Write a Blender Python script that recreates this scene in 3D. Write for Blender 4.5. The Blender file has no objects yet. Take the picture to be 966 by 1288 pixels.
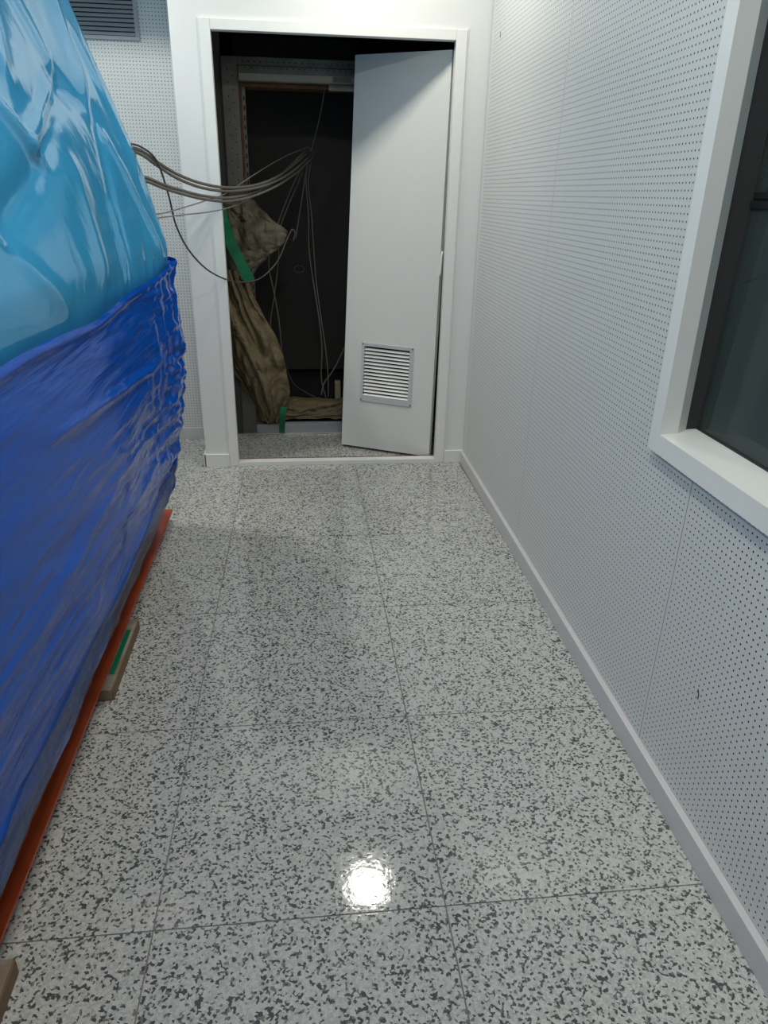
import bpy, bmesh, math, random
import numpy as np
from mathutils import Vector, Matrix, noise

random.seed(7)
S = bpy.context.scene
COL = S.collection

# ------------------------------------------------------------------ camera
F_PX, YAW, PITCH, ROLL, CAM_H = 898.8, 0.1166, 0.4188, 0.0217, 1.369
fw = Vector((math.sin(YAW) * math.cos(PITCH), math.cos(YAW) * math.cos(PITCH), -math.sin(PITCH)))
rt0 = Vector((math.cos(YAW), -math.sin(YAW), 0))
up0 = rt0.cross(fw)
rt = math.cos(ROLL) * rt0 + math.sin(ROLL) * up0
up = -math.sin(ROLL) * rt0 + math.cos(ROLL) * up0
cd = bpy.data.cameras.new('camera')
cd.sensor_fit = 'HORIZONTAL'
cd.sensor_width = 36.0
cd.lens = F_PX / 966 * 36.0
cd.clip_start = 0.02
cam = bpy.data.objects.new('camera', cd)
COL.objects.link(cam)
M4 = Matrix((rt, up, -fw)).transposed().to_4x4()
M4.translation = (0, 0, CAM_H)
cam.matrix_world = M4
S.camera = cam

# ------------------------------------------------------------------ world, exposure
w = bpy.data.worlds.new('world')
S.world = w
w.use_nodes = True
w.node_tree.nodes['Background'].inputs[0].default_value = (0.5, 0.55, 0.6, 1)
w.node_tree.nodes['Background'].inputs[1].default_value = 0.02
S.view_settings.view_transform = 'Standard'
S.view_settings.look = 'None'
S.view_settings.gamma = 1
S.view_settings.use_curve_mapping = False
S.view_settings.exposure = -0.84
LAMPS = [(0.32, 3.20), (0.05, 0.95), (0.05, -1.30), (-1.15, 3.20), (-1.15, 0.95)]      # recessed ceiling lights
LAMP_W = [19.0, 27.0, 27.0, 30.0, 20.0]
CEIL = 2.70


# ------------------------------------------------------------------ helpers
def tag(o, label, cat, kind=None, group=None):
    o['label'] = label
    o['category'] = cat
    if kind:
        o['kind'] = kind
    if group:
        o['group'] = group
    return o


def empty(name, loc):
    o = bpy.data.objects.new(name, None)
    COL.objects.link(o)
    o.location = loc
    ORG[o.name] = Vector(loc)
    return o


ORG = {}


def mk(name, verts, faces, mat, parent=None, smooth=False, base=None):
    """one mesh object; vertices in world space, origin at the parent's (or base)"""
    off = Vector((0, 0, 0))
    if parent is not None:
        off = ORG.get(parent.name, Vector((0, 0, 0)))
    elif base is not None:
        off = Vector(base)
    me = bpy.data.meshes.new(name)
    v = np.asarray(verts, dtype=np.float32) - np.array(off, dtype=np.float32)
    me.from_pydata(v.tolist(), [], faces)
    if smooth:
        me.polygons.foreach_set('use_smooth', [True] * len(me.polygons))
    me.materials.append(mat)
    me.update()
    o = bpy.data.objects.new(name, me)
    COL.objects.link(o)
    if parent is not None:
        o.parent = parent
    elif base is not None:
        o.location = base
    ORG[o.name] = off
    return o


BOXF = [(0, 3, 2, 1), (4, 5, 6, 7), (0, 1, 5, 4), (1, 2, 6, 5), (2, 3, 7, 6), (3, 0, 4, 7)]


def boxv(a, b):
    x0, y0, z0 = a
    x1, y1, z1 = b
    return [(x0, y0, z0), (x1, y0, z0), (x1, y1, z0), (x0, y1, z0),
            (x0, y0, z1), (x1, y0, z1), (x1, y1, z1), (x0, y1, z1)]


def boxes(name, lst, mat, parent=None, base=None, bev=0.0):
    V, Fc = [], []
    for a, b in lst:
        n = len(V)
        V += boxv(a, b)
        Fc += [tuple(i + n for i in f) for f in BOXF]
    o = mk(name, V, Fc, mat, parent, base=base)
    if bev:
        bm = bmesh.new()
        bm.from_mesh(o.data)
        bmesh.ops.bevel(bm, geom=bm.edges[:], offset=bev, segments=2, affect='EDGES', profile=0.5)
        bm.to_mesh(o.data)
        bm.free()
    return o


def box(name, a, b, mat, parent=None, base=None, bev=0.0):
    return boxes(name, [(a, b)], mat, parent, base, bev)


def spline(pts, n):
    """Catmull-Rom through pts, n samples for each span"""
    P = [Vector(p) for p in pts]
    P = [P[0] * 2 - P[1]] + P + [P[-1] * 2 - P[-2]]
    out = []
    for i in range(1, len(P) - 2):
        for k in range(n):
            t = k / n
            a, b, c, d = P[i - 1], P[i], P[i + 1], P[i + 2]
            out.append(0.5 * ((2 * b) + (c - a) * t + (2 * a - 5 * b + 4 * c - d) * t * t + (3 * b - a - 3 * c + d) * t ** 3))
    out.append(P[-2])
    return out


def tube(name, pts, r, mat, parent=None, n=6, seg=8, base=None):
    C = spline(pts, n)
    V, Fc = [], []
    prev = None
    for i, p in enumerate(C):
        t = (C[min(i + 1, len(C) - 1)] - C[max(i - 1, 0)]).normalized()
        a = prev if prev is not None else (Vector((0, 0, 1)) if abs(t.z) < .9 else Vector((1, 0, 0)))
        u_ = (a - t * a.dot(t)).normalized()
        prev = u_
        v_ = t.cross(u_)
        for k in range(seg):
            an = 2 * math.pi * k / seg
            V.append(p + u_ * math.cos(an) * r + v_ * math.sin(an) * r)
    for i in range(len(C) - 1):
        for k in range(seg):
            k2 = (k + 1) % seg
            Fc.append((i * seg + k, i * seg + k2, (i + 1) * seg + k2, (i + 1) * seg + k))
    Fc.append(tuple(range(seg))[::-1])
    Fc.append(tuple((len(C) - 1) * seg + k for k in range(seg)))
    return mk(name, V, Fc, mat, parent, smooth=True, base=base)


def grid_faces(nu, nv, wrap=False):
    Fc = []
    for j in range(nv - 1):
        for i in range(nu if wrap else nu - 1):
            i2 = (i + 1) % nu
            Fc.append((j * nu + i, j * nu + i2, (j + 1) * nu + i2, (j + 1) * nu + i))
    return Fc


def sstep(a, b, x):
    t = min(1, max(0, (x - a) / (b - a)))
    return t * t * (3 - 2 * t)


def nz(x, y, z=0.0):
    return noise.noise((x, y, z))


def ridge(x, y, z=0.0):
    return 1 - 2 * min(1, abs(noise.noise((x, y, z))) * 1.6)


# ------------------------------------------------------------------ materials
def mat(name, col, rough=0.5, metal=0.0, spec=0.5, bump=None, coat=0.0, var=None):
    m = bpy.data.materials.new(name)
    m.use_nodes = True
    nt = m.node_tree
    b = nt.nodes['Principled BSDF']
    b.inputs['Base Color'].default_value = (*col, 1)
    b.inputs['Roughness'].default_value = rough
    b.inputs['Metallic'].default_value = metal
    b.inputs['Specular IOR Level'].default_value = spec
    b.inputs['Coat Weight'].default_value = coat
    b.inputs['Coat Roughness'].default_value = 0.08
    tc = nt.nodes.new('ShaderNodeTexCoord')
    if bump:
        sc, st, dist = bump
        n = nt.nodes.new('ShaderNodeTexNoise')
        n.inputs['Scale'].default_value = sc
        n.inputs['Detail'].default_value = 4
        nt.links.new(tc.outputs['Object'], n.inputs['Vector'])
        bp = nt.nodes.new('ShaderNodeBump')
        bp.inputs['Strength'].default_value = st
        bp.inputs['Distance'].default_value = dist
        nt.links.new(n.outputs['Fac'], bp.inputs['Height'])
        nt.links.new(bp.outputs['Normal'], b.inputs['Normal'])
    if var:
        sc, col2, lo, hi = var
        n = nt.nodes.new('ShaderNodeTexNoise')
        n.inputs['Scale'].default_value = sc
        n.inputs['Detail'].default_value = 5
        nt.links.new(tc.outputs['Object'], n.inputs['Vector'])
        mr = nt.nodes.new('ShaderNodeMapRange')
        mr.inputs['From Min'].default_value = lo
        mr.inputs['From Max'].default_value = hi
        nt.links.new(n.outputs['Fac'], mr.inputs['Value'])
        mx = nt.nodes.new('ShaderNodeMix')
        mx.data_type = 'RGBA'
        mx.inputs['A'].default_value = (*col, 1)
        mx.inputs['B'].default_value = (*col2, 1)
        nt.links.new(mr.outputs['Result'], mx.inputs['Factor'])
        nt.links.new(mx.outputs['Result'], b.inputs['Base Color'])
    return m


def terrazzo():
    m = bpy.data.materials.new('terrazzo')
    m.use_nodes = True
    nt = m.node_tree
    N, L = nt.nodes.new, nt.links.new
    b = nt.nodes['Principled BSDF']
    tc = N('ShaderNodeTexCoord')
    oi = N('ShaderNodeObjectInfo')
    off = N('ShaderNodeVectorMath'); off.operation = 'SCALE'
    off.inputs[0].default_value = (17.3, 31.7, 11.1)
    L(oi.outputs['Random'], off.inputs['Scale'])
    add = N('ShaderNodeVectorMath')
    L(tc.outputs['Object'], add.inputs[0]); L(off.outputs[0], add.inputs[1])
    # ragged chip outlines
    wn = N('ShaderNodeTexNoise'); wn.inputs['Scale'].default_value = 150; wn.inputs['Detail'].default_value = 2
    L(add.outputs[0], wn.inputs['Vector'])
    ws = N('ShaderNodeVectorMath'); ws.operation = 'MULTIPLY_ADD'
    ws.inputs[1].default_value = (0.008, 0.008, 0.0)
    L(wn.outputs['Color'], ws.inputs[0]); L(add.outputs[0], ws.inputs[2])
    vo = N('ShaderNodeTexVoronoi'); vo.inputs['Scale'].default_value = 195; vo.voronoi_dimensions = '2D'
    L(ws.outputs[0], vo.inputs['Vector'])
    sep = N('ShaderNodeSeparateColor'); L(vo.outputs['Color'], sep.inputs[0])
    # clumping
    cn = N('ShaderNodeTexNoise'); cn.inputs['Scale'].default_value = 55; cn.inputs['Detail'].default_value = 1
    L(add.outputs[0], cn.inputs['Vector'])
    s1 = N('ShaderNodeMath'); s1.operation = 'MULTIPLY_ADD'; s1.inputs[1].default_value = 0.5
    L(cn.outputs['Fac'], s1.inputs[0]); L(sep.outputs[0], s1.inputs[2])
    cr = N('ShaderNodeValToRGB')
    cr.color_ramp.interpolation = 'CONSTANT'
    e = cr.color_ramp.elements
    e[0].position = 0.0; e[0].color = (0.085, 0.092, 0.090, 1)
    e[1].position = 0.42; e[1].color = (0.20, 0.205, 0.20, 1)
    a = e.new(0.50); a.color = (0.47, 0.47, 0.45, 1)
    a = e.new(0.85); a.color = (0.56, 0.56, 0.54, 1)
    L(s1.outputs[0], cr.inputs[0])
    fn = N('ShaderNodeTexNoise'); fn.inputs['Scale'].default_value = 420; fn.inputs['Detail'].default_value = 2
    L(add.outputs[0], fn.inputs['Vector'])
    mr = N('ShaderNodeMapRange'); mr.inputs['From Min'].default_value = .3; mr.inputs['From Max'].default_value = .7
    mr.inputs['To Min'].default_value = .82; mr.inputs['To Max'].default_value = 1.12
    L(fn.outputs['Fac'], mr.inputs['Value'])
    mx = N('ShaderNodeVectorMath'); mx.operation = 'SCALE'
    L(cr.outputs[0], mx.inputs[0]); L(mr.outputs[0], mx.inputs['Scale'])
    L(mx.outputs[0], b.inputs['Base Color'])
    b.inputs['Roughness'].default_value = 0.07
    b.inputs['Specular IOR Level'].default_value = 0.5
    # faint polishing ripple
    rn = N('ShaderNodeTexNoise'); rn.inputs['Scale'].default_value = 60; rn.inputs['Detail'].default_value = 3
    L(add.outputs[0], rn.inputs['Vector'])
    bp = N('ShaderNodeBump'); bp.inputs['Strength'].default_value = 0.2; bp.inputs['Distance'].default_value = 0.0012
    L(rn.outputs['Fac'], bp.inputs['Height']); L(bp.outputs[0], b.inputs['Normal'])
    return m


def film(name, col, rough, trans, bumps, tcol=None):
    """glossy plastic film: coloured sheet that lets part of the light through"""
    m = mat(name, col, rough, spec=0.5, coat=0.0)
    m.node_tree.nodes['Principled BSDF'].inputs['IOR'].default_value = 1.33
    nt = m.node_tree
    N, L = nt.nodes.new, nt.links.new
    b = nt.nodes['Principled BSDF']
    tc = [n for n in nt.nodes if n.type == 'TEX_COORD'][0]
    last = None
    for (scv, st, dist) in bumps:
        mp = N('ShaderNodeMapping'); mp.inputs['Scale'].default_value = scv
        mp.inputs['Rotation'].default_value = (0.14, 0, 0)
        L(tc.outputs['Object'], mp.inputs['Vector'])
        n = N('ShaderNodeTexNoise'); n.inputs['Scale'].default_value = 1; n.inputs['Detail'].default_value = 4
        n.inputs['Distortion'].default_value = 0.6
        L(mp.outputs[0], n.inputs['Vector'])
        bp = N('ShaderNodeBump'); bp.inputs['Strength'].default_value = st; bp.inputs['Distance'].default_value = dist
        L(n.outputs['Fac'], bp.inputs['Height'])
        if last:
            L(last.outputs[0], bp.inputs['Normal'])
        last = bp
    if last:
        L(last.outputs[0], b.inputs['Normal'])
        L(last.outputs[0], b.inputs['Coat Normal'])
    if trans:
        t = N('ShaderNodeBsdfTransparent'); t.inputs[0].default_value = (*(tcol or (.9, .92, .95)), 1)
        mx = N('ShaderNodeMixShader'); mx.inputs[0].default_value = trans
        out = [n for n in nt.nodes if n.type == 'OUTPUT_MATERIAL'][0]
        L(b.outputs[0], mx.inputs[1]); L(t.outputs[0], mx.inputs[2]); L(mx.outputs[0], out.inputs[0])
    return m


def glass():
    m = bpy.data.materials.new('window_glass')
    m.use_nodes = True
    nt = m.node_tree
    N, L = nt.nodes.new, nt.links.new
    nt.nodes.remove(nt.nodes['Principled BSDF'])
    out = [n for n in nt.nodes if n.type == 'OUTPUT_MATERIAL'][0]
    g = N('ShaderNodeBsdfGlossy'); g.inputs['Roughness'].default_value = 0.02
    t = N('ShaderNodeBsdfTransparent'); t.inputs[0].default_value = (.80, .86, .84, 1)
    fr = N('ShaderNodeFresnel'); fr.inputs[0].default_value = 1.35
    mx = N('ShaderNodeMixShader')
    L(fr.outputs[0], mx.inputs[0]); L(t.outputs[0], mx.inputs[1]); L(g.outputs[0], mx.inputs[2])
    # pale grey-green haze put into the pane's colour, lifting its dark tone
    df = N('ShaderNodeBsdfDiffuse'); df.inputs[0].default_value = (.56, .68, .64, 1)
    m2 = N('ShaderNodeMixShader'); m2.inputs[0].default_value = 0.055
    L(mx.outputs[0], m2.inputs[1]); L(df.outputs[0], m2.inputs[2])
    L(m2.outputs[0], out.inputs[0])
    return m


def emitter(name, col, st):
    m = bpy.data.materials.new(name)
    m.use_nodes = True
    b = m.node_tree.nodes['Principled BSDF']
    b.inputs['Emission Color'].default_value = (*col, 1)
    b.inputs['Emission Strength'].default_value = st
    return m


def clear_wrap(name, col, trans, rough=.3, bump=(60, .5, .004)):
    return film(name, col, rough, trans, [((bump[0],) * 3, bump[1], bump[2])])


M_WHITE = mat('white_paint', (0.78, 0.785, 0.77), 0.38, bump=(220, .04, .001))
M_PANEL = mat('perforated_panel_paint', (0.665, 0.68, 0.67), 0.42)
M_BACK = mat('panel_backing', (0.035, 0.037, 0.038), 0.9)
M_TRIM = mat('white_trim', (0.82, 0.825, 0.80), 0.3)
M_SKIRT = mat('grey_skirting', (0.60, 0.595, 0.605), 0.32)
M_CEIL = mat('ceiling_paint', (0.80, 0.80, 0.79), 0.8)
M_TILE = terrazzo()
M_GROUT = mat('grout', (0.19, 0.19, 0.183), 0.9)
M_DOOR = mat('door_paint', (0.70, 0.70, 0.675), 0.45)
M_GRILLE = mat('grille_aluminium', (0.66, 0.67, 0.67), 0.35, metal=0.3)
M_GRILLE_G = mat('grille_grey', (0.36, 0.38, 0.41), 0.45)
M_SLOT = mat('dark_slot', (0.02, 0.02, 0.022), 0.9)
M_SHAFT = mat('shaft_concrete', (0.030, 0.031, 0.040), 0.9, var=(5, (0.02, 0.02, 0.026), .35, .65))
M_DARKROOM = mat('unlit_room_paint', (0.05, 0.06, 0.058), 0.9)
M_GALV = mat('galvanised_steel', (0.17, 0.17, 0.155), 0.45, metal=0.6, var=(9, (0.13, 0.125, 0.112), .4, .65))
M_GALV2 = mat('worn_steel', (0.27, 0.26, 0.22), 0.4, metal=0.6)
M_STEEL = mat('bright_steel', (0.62, 0.62, 0.58), 0.28, metal=0.9)
M_PLY = mat('raw_plywood', (0.20, 0.085, 0.035), 0.75, var=(25, (0.13, 0.06, 0.03), .4, .6))
M_CABLE = mat('grey_cable', (0.17, 0.16, 0.14), 0.5)
M_CABLE_D = mat('dark_cable', (0.07, 0.07, 0.066), 0.5)
M_CABLE_L = mat('pale_cable', (0.22, 0.215, 0.19), 0.5)
M_TAPE = mat('green_tape', (0.0, 0.17, 0.075), 0.4, bump=(70, .3, .002))
M_TARP = clear_wrap('dusty_sheeting', (0.19, 0.150, 0.088), 0.08, .42, (22, .8, .03))
M_BUBBLE = clear_wrap('bubble_sheeting', (0.21, 0.185, 0.135), 0.42, .22, (30, .9, .03))
M_BLUE = film('pale_blue_film', (0.055, 0.37, 0.69), 0.085, 0.0, [((2.0, 2.5, 2.0), .2, .03), ((9, 9, 7), .06, .008)])
M_WRAP = film('deep_blue_film', (0.0, 0.090, 0.52), 0.13, 0.0, [((5, 2.2, 24), .5, .012), ((30, 8, 80), .35, .005)])
M_WRAP.node_tree.nodes['Principled BSDF'].inputs['IOR'].default_value = 1.27
M_HEM = film('clear_film', (0.13, 0.17, 0.27), 0.2, 0.55, [((14, 18, 3), .9, .02)], (.70, .80, .95))
M_ORANGE = mat('orange_steel_paint', (0.46, 0.070, 0.016), 0.42, var=(8, (0.36, 0.045, 0.010), .4, .65))
M_WOOD = mat('grey_timber', (0.30, 0.28, 0.24), 0.8, var=(14, (0.22, 0.17, 0.12), .45, .65))
M_WOODSIDE = mat('brown_timber', (0.17, 0.105, 0.06), 0.8)
M_GLASS = glass()
M_SEAL = mat('black_seal', (0.012, 0.014, 0.014), 0.5)
M_BLIND = mat('grey_green_blind', (0.42, 0.49, 0.45), 0.6)
M_LINING = mat('grey_green_lining', (0.38, 0.44, 0.42), 0.7)
M_INNER = mat('dark_inner_frame', (0.11, 0.13, 0.135), 0.6)
M_CAB = mat('dark_cabinet', (0.035, 0.036, 0.032), 0.6)
M_CAB2 = mat('grey_infill', (0.075, 0.077, 0.074), 0.7)
M_LAMP = emitter('lamp_diffuser', (1.0, 0.98, 0.94), 18.0)
M_RUST = mat('rusty_dust', (0.16, 0.085, 0.045), 0.9)

# ------------------------------------------------------------------ room shell
DY = 3.722            # face of the door wall
RY = 4.225            # face of the recessed wall on the left
XL = -2.05            # left wall
YN = -2.6             # wall behind the camera

floor = box('floor', (-2.1, -2.65, -0.12), (1.02, 5.7, -0.0015), M_GROUT)
tag(floor, 'grey speckled terrazzo tile floor running along the corridor', 'floor', 'structure')
TS, GAP = 0.6, 0.0015
tile_meshes = {}
for ix in range(-3, 2):
    for iy in range(-6, 6):
        x0, x1 = -0.332 + ix * TS, -0.332 + (ix + 1) * TS
        y0, y1 = 1.016 + iy * TS, 1.016 + (iy + 1) * TS
        x0, x1 = max(x0, XL), min(x1, 0.852)
        y0, y1 = max(y0, YN), min(y1, 4.40)
        if x1 - x0 < .05 or y1 - y0 < .05:
            continue
        key = (round(x1 - x0, 3), round(y1 - y0, 3))
        if key not in tile_meshes:
            t = box('tile', (GAP, GAP, -0.0014), (key[0] - GAP, key[1] - GAP, 0), M_TILE, bev=0.0004)
            t.parent = floor
            t.location = (x0, y0, 0)
            tile_meshes[key] = t.data
        else:
            t = bpy.data.objects.new('tile', tile_meshes[key])
            COL.objects.link(t)
            t.parent = floor
            t.location = (x0, y0, 0)

ceil = box('ceiling', (-2.15, -2.7, CEIL), (1.0, 4.35, CEIL + .1), M_CEIL)
tag(ceil, 'plain white ceiling over the corridor', 'ceiling', 'structure')
wl = box('wall_left', (XL - .1, -2.65, -0.1), (XL, 4.35, CEIL), M_WHITE)
tag(wl, 'white wall behind the blue wrapped load', 'wall', 'structure')
wn = box('wall_near', (XL, YN - .1, -0.1), (1.0, YN, CEIL), M_WHITE)
tag(wn, 'plain white end wall of the corridor', 'wall', 'structure')

# door wall: two piers and a lintel
JL, JR, DT = -0.364, 0.714, 2.001
wf = boxes('wall_far', [((-0.536, DY, 0), (JL - .02, DY + .08, CEIL)), ((-0.536, DY + .08, 0), (-.506, RY + .10, CEIL)), ((JR + .02, DY, 0), (0.90, DY + .13, CEIL)),
                        ((JL - .02, DY, DT + .02), (JR + .02, DY + .13, CEIL))], M_WHITE)
tag(wf, 'smooth white wall around the open doorway', 'wall', 'structure')
bh = box('trim_2', (XL, DY, 2.34), (-0.536, DY + .13, CEIL), M_WHITE)
tag(bh, 'white ceiling beam above the recess', 'beam', 'structure')


def perforate(name, a0, a1, b0, b1, fmap, parent, mat_, pitch=.016, r=.0024, cut=None, margin=.0, a_start=None):
    """thin sheet-metal panel with a square grid of round holes, cells outside are filled plain"""
    na = int((a1 - a0 - 2 * margin + 1e-6) / pitch)
    nb = int((b1 - b0 - 2 * margin + 1e-6) / pitch)
    ca0 = (a0 + a1) / 2 - na * pitch / 2
    cb0 = (b0 + b1) / 2 - nb * pitch / 2
    A, B = np.meshgrid(ca0 + (np.arange(na) + .5) * pitch, cb0 + (np.arange(nb) + .5) * pitch)
    C = np.stack([A.ravel(), B.ravel()], 1)
    if cut is not None:
        ca_lo, ca_hi, cb_lo, cb_hi = cut
        keep = ~((C[:, 0] > ca_lo) & (C[:, 0] < ca_hi) & (C[:, 1] > cb_lo) & (C[:, 1] < cb_hi))
        C = C[keep]
    h = pitch / 2
    outer = np.array([(h, 0), (h, h), (0, h), (-h, h), (-h, 0), (-h, -h), (0, -h), (h, -h)])
    ang = np.arange(8) * math.pi / 4
    inner = np.stack([np.cos(ang), np.sin(ang)], 1) * r
    ring = np.concatenate([outer, inner])
    V2 = (C[:, None, :] + ring[None]).reshape(-1, 2)
    q = np.array([(i, (i + 1) % 8, 8 + (i + 1) % 8, 8 + i) for i in range(8)])
    Fq = (np.arange(len(C))[:, None, None] * 16 + q[None]).reshape(-1, 4)
    # plain borders
    ex = []
    ea1, eb1 = ca0 + na * pitch, cb0 + nb * pitch
    for (p0, p1, q0, q1) in ((a0, ca0, b0, b1), (ea1, a1, b0, b1), (ca0, ea1, b0, cb0), (ca0, ea1, eb1, b1)):
        if p1 - p0 > 1e-5 and q1 - q0 > 1e-5:
            spans = [(q0, q1)]
            if cut is not None and p0 > cut[0] and p1 < cut[1]:
                spans = [(q0, min(q1, cut[2])), (max(q0, cut[3]), q1)]
            ex += [[(p0, a_), (p1, a_), (p1, b_), (p0, b_)] for a_, b_ in spans if b_ - a_ > 1e-5]
    if ex:
        nV = len(V2)
        V2 = np.concatenate([V2, np.array(ex).reshape(-1, 2)])
        Fq = np.concatenate([Fq, nV + np.arange(4 * len(ex)).reshape(-1, 4)])
    V3 = fmap(V2)
    me = bpy.data.meshes.new(name)
    me.vertices.add(len(V3))
    me.vertices.foreach_set('co', V3.astype(np.float32).ravel())
    me.loops.add(Fq.size)
    me.loops.foreach_set('vertex_index', Fq.astype(np.int32).ravel())
    me.polygons.add(len(Fq))
    me.polygons.foreach_set('loop_start', np.arange(0, Fq.size, 4, dtype=np.int32))
    me.materials.append(mat_)
    me.update(calc_edges=True)
    me.validate()
    o = bpy.data.objects.new(name, me)
    COL.objects.link(o)
    o.parent = parent
    return o


# right wall: everything on it shares one slightly turned frame (x' = 0 is the panel face)
RW_ROT, RW_LOC = -0.0063, Vector((0.850, 0, 0))


def on_right_wall(o):
    o.location = RW_LOC
    o.rotation_euler = (0, 0, RW_ROT)
    return o


W_Y0, W_Y1, W_Z0, W_Z1 = -0.30, 1.552, 0.857, 1.98      # clear opening of the window, in wall coordinates
wr = on_right_wall(boxes('wall_right', [((0.012, -2.6, 0), (.11, W_Y0 - .03, CEIL)), ((0.012, W_Y1 + .03, 0), (.11, DY + .1, CEIL)),
                                        ((0.012, W_Y0 - .03, 0), (.11, W_Y1 + .03, W_Z0 - .03)),
                                        ((0.012, W_Y0 - .03, W_Z1 + .03), (.11, W_Y1 + .03, CEIL))], M_BACK))
tag(wr, 'light grey perforated acoustic wall on the right', 'wall', 'structure')
mapR = lambda V: np.stack([np.zeros(len(V)), -V[:, 0], V[:, 1]], 1)
seams = [DY - .003, 2.605, 1.405, 0.205, -0.995, -2.195]
for k in range(len(seams) - 1):
    hi, lo = seams[k], seams[k + 1]
    cut = (-(W_Y1 + .03), -(W_Y0 - .03), W_Z0 - .03, W_Z1 + .03)
    perforate('panel', -(hi - .0009), -(lo + .0009), 0.03, 2.46, mapR, wr, M_PANEL, cut=cut, margin=.004)

# recessed wall on the left
wrec = box('wall_recess', (XL, RY + .012, 0), (-0.536, RY + .11, CEIL), M_BACK)
tag(wrec, 'white perforated wall in the recess left of the doorway', 'wall', 'structure')
mapF = lambda V: np.stack([V[:, 0], np.full(len(V), RY), V[:, 1]], 1)
perforate('panel', -1.1355, -0.5370, 0.03, 2.46, mapF, wrec, M_PANEL, margin=.010)
perforate('panel', -1.7365, -1.1375, 0.03, 2.46, mapF, wrec, M_PANEL, margin=.010)


br = on_right_wall(box('baseboard_right', (-0.018, -2.6, 0), (-0.0005, DY - .0135, .066), M_SKIRT, bev=.0015))
tag(br, 'grey skirting board along the perforated right wall', 'baseboard', 'structure')
b1 = boxes('baseboard_far', [((-0.544, DY - .012, 0), (-0.411, DY - .0002, .070)), ((0.764, DY - .012, 0), (0.872, DY - .0002, .070)),
                             ((-0.548, DY - .012, 0), (-0.5362, RY - .014, .070))], M_TRIM, bev=.0012)
tag(b1, 'short white skirting at the foot of the door wall', 'baseboard', 'structure')
b2 = box('baseboard_recess', (XL, RY - .014, 0), (-0.549, RY - .0002, .066), M_SKIRT, bev=.0012)
tag(b2, 'grey skirting under the recessed perforated wall', 'baseboard', 'structure')

# door casing
tr = empty('trim_1', (0.175, DY, 0))
tag(tr, 'white painted casing and sill around the doorway', 'door frame', 'structure')
CF = DY - .010
box('casing_post', (-0.410, CF, 0), (JL, DY + .035, DT + .042), M_TRIM, tr, bev=.002)
box('casing_post', (JR, CF, 0), (0.763, DY + .035, DT + .042), M_TRIM, tr, bev=.002)
box('casing_head', (JL + .0005, CF, DT), (JR - .0005, DY + .035, DT + .042), M_TRIM, tr, bev=.002)
box('sill', (JL + .0005, CF, 0), (JR - .0005, DY + .040, .024), M_TRIM, tr, bev=.0015)
box('sill_dust', (JL + .001, DY + .0405, 0), (JR - .001, DY + .046, .0255), M_RUST, tr)
boxes('stop_lip', [((-0.4175, DY - .004, 0.071), (-0.4105, DY - .0003, DT + .0422)), ((0.7635, DY - .004, .071), (0.7705, DY - .0003, DT + .0422)),
                   ((-0.4175, DY - .004, DT + .0425), (0.7705, DY - .0003, DT + .050))], M_TRIM, tr)

# ------------------------------------------------------------------ door leaf, ajar and out of true
BL, BR, TL, TR = [np.array(p) for p in ((.209, 4.017, .015), (.690, 3.772, .015), (.290, 4.100, 1.988), (.7105, 3.776, 1.975))]


def dpt(u_, v_, w_=0.0):
    """point on the leaf: u across, v up, w out of the face towards the corridor"""
    p = (BL * (1 - u_) + BR * u_) * (1 - v_) + (TL * (1 - u_) + TR * u_) * v_
    du = (BR - BL) * (1 - v_) + (TR - TL) * v_
    dv = (TL - BL) * (1 - u_) + (TR - BR) * u_
    n = np.cross(du, dv)
    n = n / np.linalg.norm(n)
    return p + n * w_


def dbox(name, u0, u1, v0, v1, w0, w1, m, parent, nu=1, nv=1, tilt=0.0):
    vs = [dpt(u0, v0, w0), dpt(u1, v0, w0), dpt(u1, v0, w1), dpt(u0, v0, w1), dpt(u0, v1, w0 + tilt), dpt(u1, v1, w0 + tilt), dpt(u1, v1, w1 + tilt), dpt(u0, v1, w1 + tilt)]
    return mk(name, vs, [(0, 1, 2, 3), (7, 6, 5, 4), (3, 2, 6, 7), (1, 0, 4, 5), (2, 1, 5, 6), (0, 3, 7, 4)], m, parent)


dr = empty('door_1', (.69, 3.77, 0))
tag(dr, 'pale grey flush door standing ajar with a louvred vent', 'door', 'structure')
# leaf as a grid so the slight twist is smooth, with an opening left for the vent
VU0, VU1, VV0, VV1 = .222, .755, .150, .298
leaf_boxes = []
us = sorted(set([0, VU0, VU1, 1] + [k / 12 for k in range(1, 12) if not VU0 - .03 < k / 12 < VU0 + .03]))
vs_ = sorted(set([0, VV0, VV1, 1] + [k / 24 for k in range(1, 24)]))
NU, NV = len(us) - 1, len(vs_) - 1
V, Fc, SM = [], [], []


def quad(pts, smooth):
    n = len(V)
    V.extend(pts)
    Fc.append((n, n + 1, n + 2, n + 3))


fidx = {}


def lv(i, j, k):
    if (i, j, k) not in fidx:
        fidx[(i, j, k)] = len(V)
        V.append(dpt(us[i], vs_[j], 0 if k == 0 else -.038))
    return fidx[(i, j, k)]


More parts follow.
